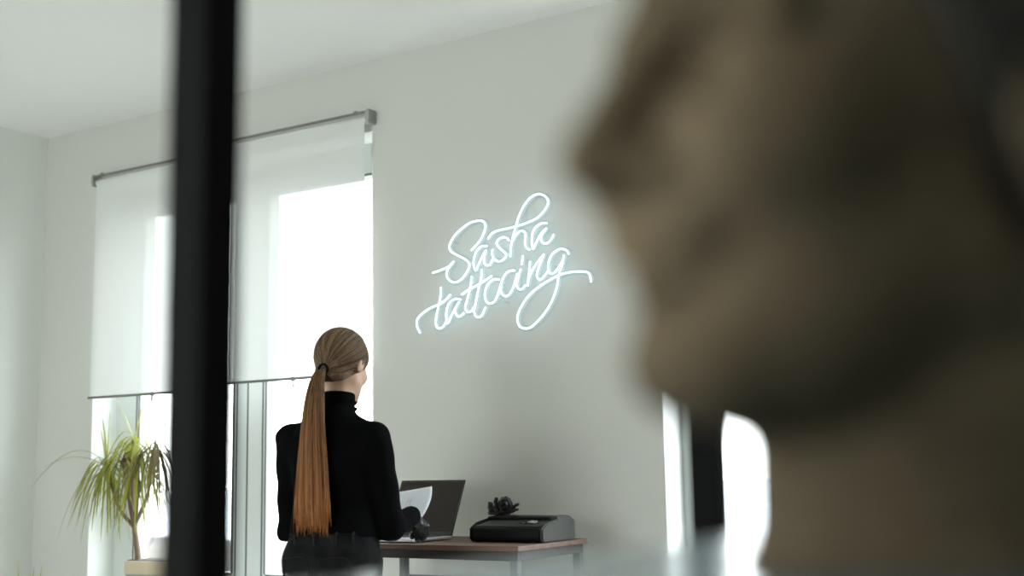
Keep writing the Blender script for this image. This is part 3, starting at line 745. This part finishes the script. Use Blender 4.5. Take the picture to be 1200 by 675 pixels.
# waistband, belt loops, back pockets
def ringpts(z, a, bb, cy=-.010, n=60): return [(a*math.cos(t_), cy+bb*math.sin(t_), z) for t_ in np.linspace(0, 2*math.pi, n)]
def band_fn(P):
    d = cap(P, (-.040, -.010, .935), (.040, -.010, .935), .1035, .1035, (1, 1, .001))
    return smax(smax(d, P[..., 2]-.962, .002), -(P[..., 2]-.922), .002)
obj('waistband', merge([solid(band_fn, (-.16, -.13, .91), (.16, .11, .972), .003)]), M_jean, jn, smooth=True)
def on_back(x, z, out=.0):
    yb = -.010 - math.sqrt(max(0, .1035**2 - max(0, abs(x)-.04)**2)) - out
    return Vector((x, yb, z))
for x in (-.075, 0.0, .075, .118):
    obj('belt_loop', sweep([on_back(x, .966, .001), on_back(x, .955, .006), on_back(x, .930, .006), on_back(x, .918, .001)], .005, 8, flat=(1, .5)), M_belt, jn, smooth=True)
patch = obj('leather_patch', merge([ribbon([Vector((p.x, 0, p.z)) for p in (Vector((.02, 0, .942)), Vector((.045, 0, .942)), Vector((.07, 0, .942)))], .016, 0, .002)]), M_belt, jn)
patch.location = (0, -.1175, 0)
for s_ in (-1, 1):
    out_ = []
    cx_ = s_*.070
    P5 = [(cx_-.045, .885), (cx_+.045, .885), (cx_+.040, .80), (cx_, .775), (cx_-.040, .80), (cx_-.045, .885)]
    pts = []
    for (x, z) in catmull([(a, 0, c) for a, c in P5], 8) and [(p.x, p.z) for p in catmull([(a, 0, c) for a, c in P5], 8)]:
        # march inward to the jeans surface
        y = -.16
        for _ in range(60):
            q = float(jeans_fn(np.array([[x, y, z]], np.float32))[0])
            if q < .0012: break
            y += max(q*.8, .0004)
        pts.append((x, y, z))
    obj('back_pocket_seam', sweep(pts, .0018, 6), M_belt, jn, smooth=True)

def cuff(P, wr, el):
    w_, e_ = Vector(wr), Vector(el); a_ = w_ + (e_-w_).normalized()*.028
    return cap(P, tuple(a_), tuple(w_), .0335, .0300)
gl = solid_obj('glove', lambda P: smax(smin(hand_fn(P, *RH, .0032), cuff(P, WRR, ELR), .01) + .0007*np.sin(P[..., 1]*300+P[..., 0]*160), -((P-np.array(ELR, np.float32))@np.array((Vector(WRR)-Vector(ELR)).normalized(), dtype=np.float32)-.155), .002),
               (.05, .17, .84), (.25, .41, 1.06), .0017, M_glove, woman)
gl2 = solid_obj('glove', lambda P: smin(hand_fn(P, *LH, .0032), cuff(P, WRL, ELL_), .01) + .0007*np.sin(P[..., 1]*300+P[..., 0]*160), (-.14, .18, .88), (.05, .40, 1.05), .002, M_glove, woman)
for s_ in (-1, 1):
    def shoe_fn(P, s_=s_):
        d = smin(cap(P, (s_*.096, -.035, .050), (s_*.112, .150, .036), .043, .038, (1, 1, 1)), cap(P, (s_*.096, -.025, .06), (s_*.096, -.02, .11), .042), .02)
        return smax(smax(d, -P[..., 2]+.002, .003), P[..., 2]-.125, .003)
    obj('shoe', solid(shoe_fn, (s_*.1-.08, -.11, -.002), (s_*.1+.08, .22, .14), .004), M_shoe, woman, smooth=True)

# hair: a cap combed back to the tie, with strands lying on it, and the ponytail
def mat_hair(name, c1, c2, z0, z1, tr):
    M = bpy.data.materials.new(name); M.use_nodes = True; t = M.node_tree; b = t.nodes['Principled BSDF']; out = t.nodes['Material Output']
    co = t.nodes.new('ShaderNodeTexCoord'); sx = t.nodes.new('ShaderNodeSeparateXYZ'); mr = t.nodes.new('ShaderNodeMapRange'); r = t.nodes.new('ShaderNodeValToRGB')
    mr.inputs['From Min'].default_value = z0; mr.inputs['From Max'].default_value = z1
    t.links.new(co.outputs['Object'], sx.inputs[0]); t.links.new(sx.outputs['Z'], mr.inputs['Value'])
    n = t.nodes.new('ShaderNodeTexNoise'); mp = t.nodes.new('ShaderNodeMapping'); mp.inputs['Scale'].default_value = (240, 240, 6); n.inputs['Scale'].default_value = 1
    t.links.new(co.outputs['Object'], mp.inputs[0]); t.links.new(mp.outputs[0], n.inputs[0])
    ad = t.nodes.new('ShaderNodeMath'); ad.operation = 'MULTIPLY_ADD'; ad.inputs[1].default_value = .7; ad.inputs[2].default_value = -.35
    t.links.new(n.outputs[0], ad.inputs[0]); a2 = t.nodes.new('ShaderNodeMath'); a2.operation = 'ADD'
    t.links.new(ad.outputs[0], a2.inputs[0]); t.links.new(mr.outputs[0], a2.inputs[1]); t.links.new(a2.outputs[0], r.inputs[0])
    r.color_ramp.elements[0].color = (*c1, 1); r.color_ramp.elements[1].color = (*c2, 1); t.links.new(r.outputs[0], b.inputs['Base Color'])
    b.inputs['Roughness'].default_value = .5; b.inputs['Specular IOR Level'].default_value = .18
    d = t.nodes.new('ShaderNodeBsdfTranslucent'); t.links.new(r.outputs[0], d.inputs[0])
    x = t.nodes.new('ShaderNodeMixShader'); x.inputs[0].default_value = tr
    t.links.new(b.outputs[0], x.inputs[1]); t.links.new(d.outputs[0], x.inputs[2]); t.links.new(x.outputs[0], out.inputs[0])
    return M
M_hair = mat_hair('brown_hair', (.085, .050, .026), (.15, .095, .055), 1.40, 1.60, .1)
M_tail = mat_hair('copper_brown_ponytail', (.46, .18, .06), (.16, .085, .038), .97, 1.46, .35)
def haircap_fn(P):
    Q = to_head(P)
    d = ell(Q, (0, -.013, .030), (.082, .103, .094))
    d = smin(d, ell(Q, (0, -.088, -.034), (.026, .020, .020)), .025)
    d = smin(d, ell(Q, (0, -.060, -.046), (.056, .044, .036)), .02)
    low = -(Q[..., 2] - (-.088 + .74*(Q[..., 1]+.095) - .10*np.abs(Q[..., 0])))
    frt = Q[..., 1]*.9 + Q[..., 2]*.35 - .080
    d = smax(smax(d, low, .012), frt, .006)
    return d
hc = solid_obj('hair', haircap_fn, (-.11, -.12, 1.36), (.11, .18, 1.62), .0028, M_hair, woman)
tie_h = Vector((0, -.104, -.040)); cen = Vector((0, -.013, .030)); rad3 = Vector((.0825, .1035, .0945))
def hs(dv): return Vector((dv.x*rad3.x, dv.y*rad3.y, dv.z*rad3.z)) + cen
def unit(v): v = v-cen; return Vector((v.x/rad3.x, v.y/rad3.y, v.z/rad3.z)).normalized()
tu = unit(tie_h); lines = []
def low_z(q): return -.088 + .74*(q.y+.095) - .10*abs(q.x)
tries = 0
while len(lines) < 760 and tries < 60000:
    tries += 1
    st = Vector([random.gauss(0, 1) for _ in range(3)]).normalized()
    h0 = hs(st)
    if st.dot(tu) > .90 or h0.z < low_z(h0)+.002 or h0.y*.9+h0.z*.35 > .079: continue
    edge = h0.z < low_z(h0)+.014 or h0.y*.9+h0.z*.35 > .068
    if not edge and random.random() < .6: continue
    om = math.acos(max(-1, min(1, st.dot(tu))))
    lines.append([hs((st*math.sin((1-k/12)*om) + tu*math.sin(k/12*om))/math.sin(om)) for k in range(13)])
PTS = np.array([[tuple(HROT.to_3x3() @ p + Vector(HEADC)) for p in L] for L in lines], np.float32)
CW = np.array(HROT.to_3x3() @ cen + Vector(HEADC), np.float32)
for _ in range(3):
    dd_ = haircap_fn(PTS); rd = PTS-CW; rd /= np.linalg.norm(rd, axis=-1, keepdims=True)
    PTS = PTS - rd*np.clip(dd_-.0006, -.02, .006)[..., None]
tie_p = np.array(HROT.to_3x3() @ tie_h + Vector(HEADC), np.float32)
strands = []
for L in PTS:
    j_ = random.uniform(0, .0014); pts = []
    for k, p in enumerate(L):
        r_ = (p-CW)/np.linalg.norm(p-CW); p = p + r_*j_*math.sin(math.pi*k/12)
        if k >= 11: p = p + (tie_p-p)*(.5 if k == 11 else .9)
        pts.append(Vector([float(c) for c in p]))
    strands.append(sweep(pts, [.0006]+[.0012]*11+[.0006], 4))
random.shuffle(strands)
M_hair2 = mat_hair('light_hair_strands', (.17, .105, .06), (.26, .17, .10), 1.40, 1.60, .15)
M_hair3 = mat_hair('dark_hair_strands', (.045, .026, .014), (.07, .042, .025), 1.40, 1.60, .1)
obj('hair_strands', merge(strands[0::3]), M_hair, hc, smooth=True); obj('hair_strands', merge(strands[1::3]), M_hair2, hc, smooth=True); obj('hair_strands', merge(strands[2::3]), M_hair3, hc, smooth=True)
tie_w = HROT.to_3x3() @ tie_h + Vector(HEADC)
tv, tf = [], []
for k in range(3): q = sweep([tie_w + Vector((.0155*math.cos(a), -.004*k-.002, .0155*math.sin(a))) for a in np.linspace(0, 2*math.pi, 24)], .0035, 6); tv.append(q)
obj('hair_tie', merge(tv), mat('dark_elastic', (.008, .005, .005), .9, spec=.1), hc, smooth=True)
# ponytail core and strands
spine = [tie_w+Vector((0, .006, 0)), tie_w+Vector((-.004, -.020, -.010)), Vector((-.006, -.108, 1.400)), Vector((-.008, -.118, 1.30)), Vector((-.006, -.122, 1.18)), Vector((-.004, -.128, 1.06)), Vector((-.002, -.130, .985))]
hw = [.010, .014, .026, .036, .046, .053, .052]; hd = [.010, .013, .020, .021, .019, .016, .010]
SP = catmull(spine, 8); n = len(SP)
def lerp_tab(tab, t_): x = t_*(len(tab)-1); i = min(int(x), len(tab)-2); return tab[i]+(tab[i+1]-tab[i])*(x-i)
V = []; Fc = []; sg = 28
for i, p in enumerate(SP):
    t_ = i/(n-1)
    for k in range(sg):
        a = 2*math.pi*k/sg; rr_ = (1+.04*math.sin(k*3.7)) * .93
        V.append(p + Vector((lerp_tab(hw, t_)*math.cos(a)*rr_, lerp_tab(hd, t_)*math.sin(a)*rr_, 0)))
for i in range(n-1):
    for k in range(sg): k2 = (k+1) % sg; Fc.append((i*sg+k, i*sg+k2, (i+1)*sg+k2, (i+1)*sg+k))
Fc.append(tuple(range(sg))[::-1]); Fc.append(tuple(range((n-1)*sg, n*sg)))
pt = obj('ponytail', (V, Fc), M_tail, woman, smooth=True)
strands = []
for i in range(640):
    a = random.uniform(0, 2*math.pi); ru = 1.0 + random.uniform(-.06, .10); end = random.uniform(.93, 1.035); ph = random.uniform(0, 6)
    fly = random.random() < .05
    pts = []
    for k in range(15):
        t_ = min(k/14*end, 1); p = SP[min(n-1, int(round(t_*(n-1))))]
        sp_x = 1 + (.25*t_*t_ if fly else 0)
        q = p + Vector((lerp_tab(hw, t_)*math.cos(a)*ru*sp_x, lerp_tab(hd, t_)*math.sin(a)*ru, 0)) + Vector((.0015*math.sin(ph+5*t_), 0, 0))
        if k == 14: q = q + Vector((random.uniform(-.002, .002), 0, -max(0, end-1)*.5 - random.uniform(0, .022)*random.random()))
        pts.append(q)
    strands.append(sweep(pts, [.0013]*13+[.0009, .0004], 4))
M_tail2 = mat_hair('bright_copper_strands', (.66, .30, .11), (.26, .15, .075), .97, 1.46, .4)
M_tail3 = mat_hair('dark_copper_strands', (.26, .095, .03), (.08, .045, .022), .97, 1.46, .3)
obj('ponytail_strands', merge(strands[0::3]), M_tail, pt, smooth=True); obj('ponytail_strands', merge(strands[1::3]), M_tail2, pt, smooth=True); obj('ponytail_strands', merge(strands[2::3]), M_tail3, pt, smooth=True)
# glasses
M_lens = mat_clear('lens', (.95, .97, .97), .12)
def H2(v): return HROT.to_3x3() @ Vector(v) + Vector(HEADC)
gg = []
for s_ in (-1, 1):
    gg.append(sweep([H2((s_*.071, -.012, .008)), H2((s_*.073, .03, .010)), H2((s_*.066, .085, .008)), H2((s_*.058, .097, .006))], .0011, 6))
    gg.append(sweep([H2((s_*.034+.024*math.cos(a), .098-.004*abs(math.cos(a)), .000+.020*math.sin(a))) for a in np.linspace(0, 2*math.pi, 25)], .0009, 6))
gg.append(sweep([H2((-.010, .100, .004)), H2((0, .103, .006)), H2((.010, .100, .004))], .001, 6))
gls = obj('eyeglasses', merge(gg), mat('thin_metal_rims', (.45, .42, .38), .3, metal=.8), woman, smooth=True)
for s_ in (-1, 1):
    ring = [H2((s_*.034+.023*math.cos(a), .0975-.004*abs(math.cos(a)), .000+.019*math.sin(a))) for a in np.linspace(0, 2*math.pi, 24, endpoint=False)]
    obj('lens', (ring, [tuple(range(24))]), M_lens, gls)

# ------------------------------------------------------------------ plants
M_leaf = mat_translucent('green_yellow_leaf', (.17, .20, .040), .45, .45, (.42, .42, .05), noise_=(3, (.30, .30, .07), 3))
M_leafb = mat_translucent('browning_leaf', (.10, .085, .035), .6, .3, (.16, .11, .04), noise_=(4, (.15, .13, .05), 3))
M_trunk = mat('ringed_trunk', (.24, .17, .115), .85, noise_=(60, (.17, .12, .085), 4), scale=(1, 1, 6))
M_planter = mat('pale_beige_planter', (.62, .52, .38), .7)
M_planter2 = mat('grey_planter_body', (.30, .31, .29), .7)
M_soil = mat('dark_soil', (.05, .035, .025), .95)
def leaf(p0, az, el, L, wd, droop, rr):
    """One long arching strap leaf as a folded ribbon."""
    d = Vector((math.cos(az)*math.cos(el), math.sin(az)*math.cos(el), math.sin(el))); p = Vector(p0); V = []; Fc = []; N = 14
    side = Vector((-math.sin(az), math.cos(az), 0))
    for i in range(N+1):
        t_ = i/N; wv = wd*(min(1, .55+2.5*t_))*(1-t_**2.2)**.8 + .0004
        nrm = side.cross(d).normalized()
        V += [p+side*wv, p - nrm*wv*.35, p-side*wv]
        p = p + d*L/N; d = (d + Vector((0, 0, -1))*droop/N*(1.0-max(0, -d.z)*.9)).normalized()
    for i in range(N): a = i*3; Fc += [(a, a+1, a+4, a+3), (a+1, a+2, a+5, a+4)]
    return V, Fc
def crown(name, c, nl, Lr, mt, parent, seed, xr=(0, 2*math.pi), extra=(), droop=(5, 13), wd=.0050):
    rr = random.Random(seed); L = []
    for i in range(nl):
        az = rr.uniform(*xr); el = rr.uniform(-.2, 1.15)
        L.append(leaf((c[0], c[1], c[2]+rr.uniform(-.03, .01)), az, el, rr.uniform(*Lr), wd*rr.uniform(.75, 1.1), rr.uniform(*droop), rr))
    for az, el, ln, dr in extra: L.append(leaf(c, az, el, ln, wd, dr, rr))
    return obj(name, merge(L), mt, parent, smooth=True)
pl = empty('dragon_tree', (-4.60, 4.035, .605), 0, 'drooping long-leaved green potted plant on the window sill beside the black post', 'potted plant')
tp = bx(bmesh.new(), -.050, .26, -.055, .095, .001, .088, .004); pot = obj('planter', tp, M_planter2, pl)
tp = bx(bmesh.new(), -.055, .265, -.060, .100, .088, .150, .004); obj('planter_rim', tp, M_planter, pot)
obj('soil', bx(bmesh.new(), -.045, .255, -.05, .09, .1495, .153), M_soil, pot)
def rel(px_, z_, y_=0): return None
tr0 = [(-.022, .0, .14), (-.045, .005, .22), (-.062, .0, .31)]
obj('trunk', sweep(catmull(tr0, 5), [.017, .016, .015, .015, .014, .014, .013, .013, .013, .012, .012], 10), M_trunk, pl, smooth=True)
CA, CB, CC_ = (-.195, -.06, .585), (-.075, .0, .700), (.075, .0, .665)
CD = (-.01, -.03, .60)
for tgt, mid in ((CA, (-.14, -.03, .40)), (CB, (-.08, 0, .48)), (CC_, (.03, .0, .46)), (CD, (-.03, -.01, .45)), ((-.13, -.02, .62), (-.105, 0, .44))):
    obj('branch', sweep(catmull([(-.062, 0, .30), mid, tgt], 6), [.0095]*5+[.008]*8, 8), M_trunk, pl, smooth=True)
crown('leaf_crown', CA, 42, (.26, .44), M_leaf, pl, 1, extra=((R(185), .45, .44, 1.0), (R(80), 1.54, .27, .1), (R(170), 1.3, .2, .5), (R(200), .9, .5, 3.2), (R(150), 1.2, .30, 1.0)))
crown('leaf_crown', CB, 40, (.28, .46), M_leaf, pl, 2, extra=((R(10), 1.35, .33, .4), (R(190), 1.2, .22, .6)))
crown('leaf_crown', CC_, 46, (.26, .42), M_leafb, pl, 3)
crown('leaf_crown', CD, 24, (.30, .44), M_leaf, pl, 4, droop=(6, 12))
crown('leaf_crown', (-.13, -.02, .62), 20, (.28, .42), M_leafb, pl, 5)

p2 = empty('potted_plant', (-4.65, 3.42, 0), 0, 'small plant at the bottom left corner, only its upright leaf tips showing', 'potted plant')
v, f = lathe([(.10, 0), (.13, .22), (.14, .24), (.125, .24), (.115, .20)], 28); obj('pot', (v, f), M_planter2, p2, smooth=True)
crown('leaf_crown', (0, 0, .22), 22, (.30, .42), M_leaf, p2, 8, droop=(.5, 1.4), wd=.010, extra=((R(200), 1.54, .62, .05), (R(20), 1.40, .575, .05), (R(10), 1.45, .56, .05)))
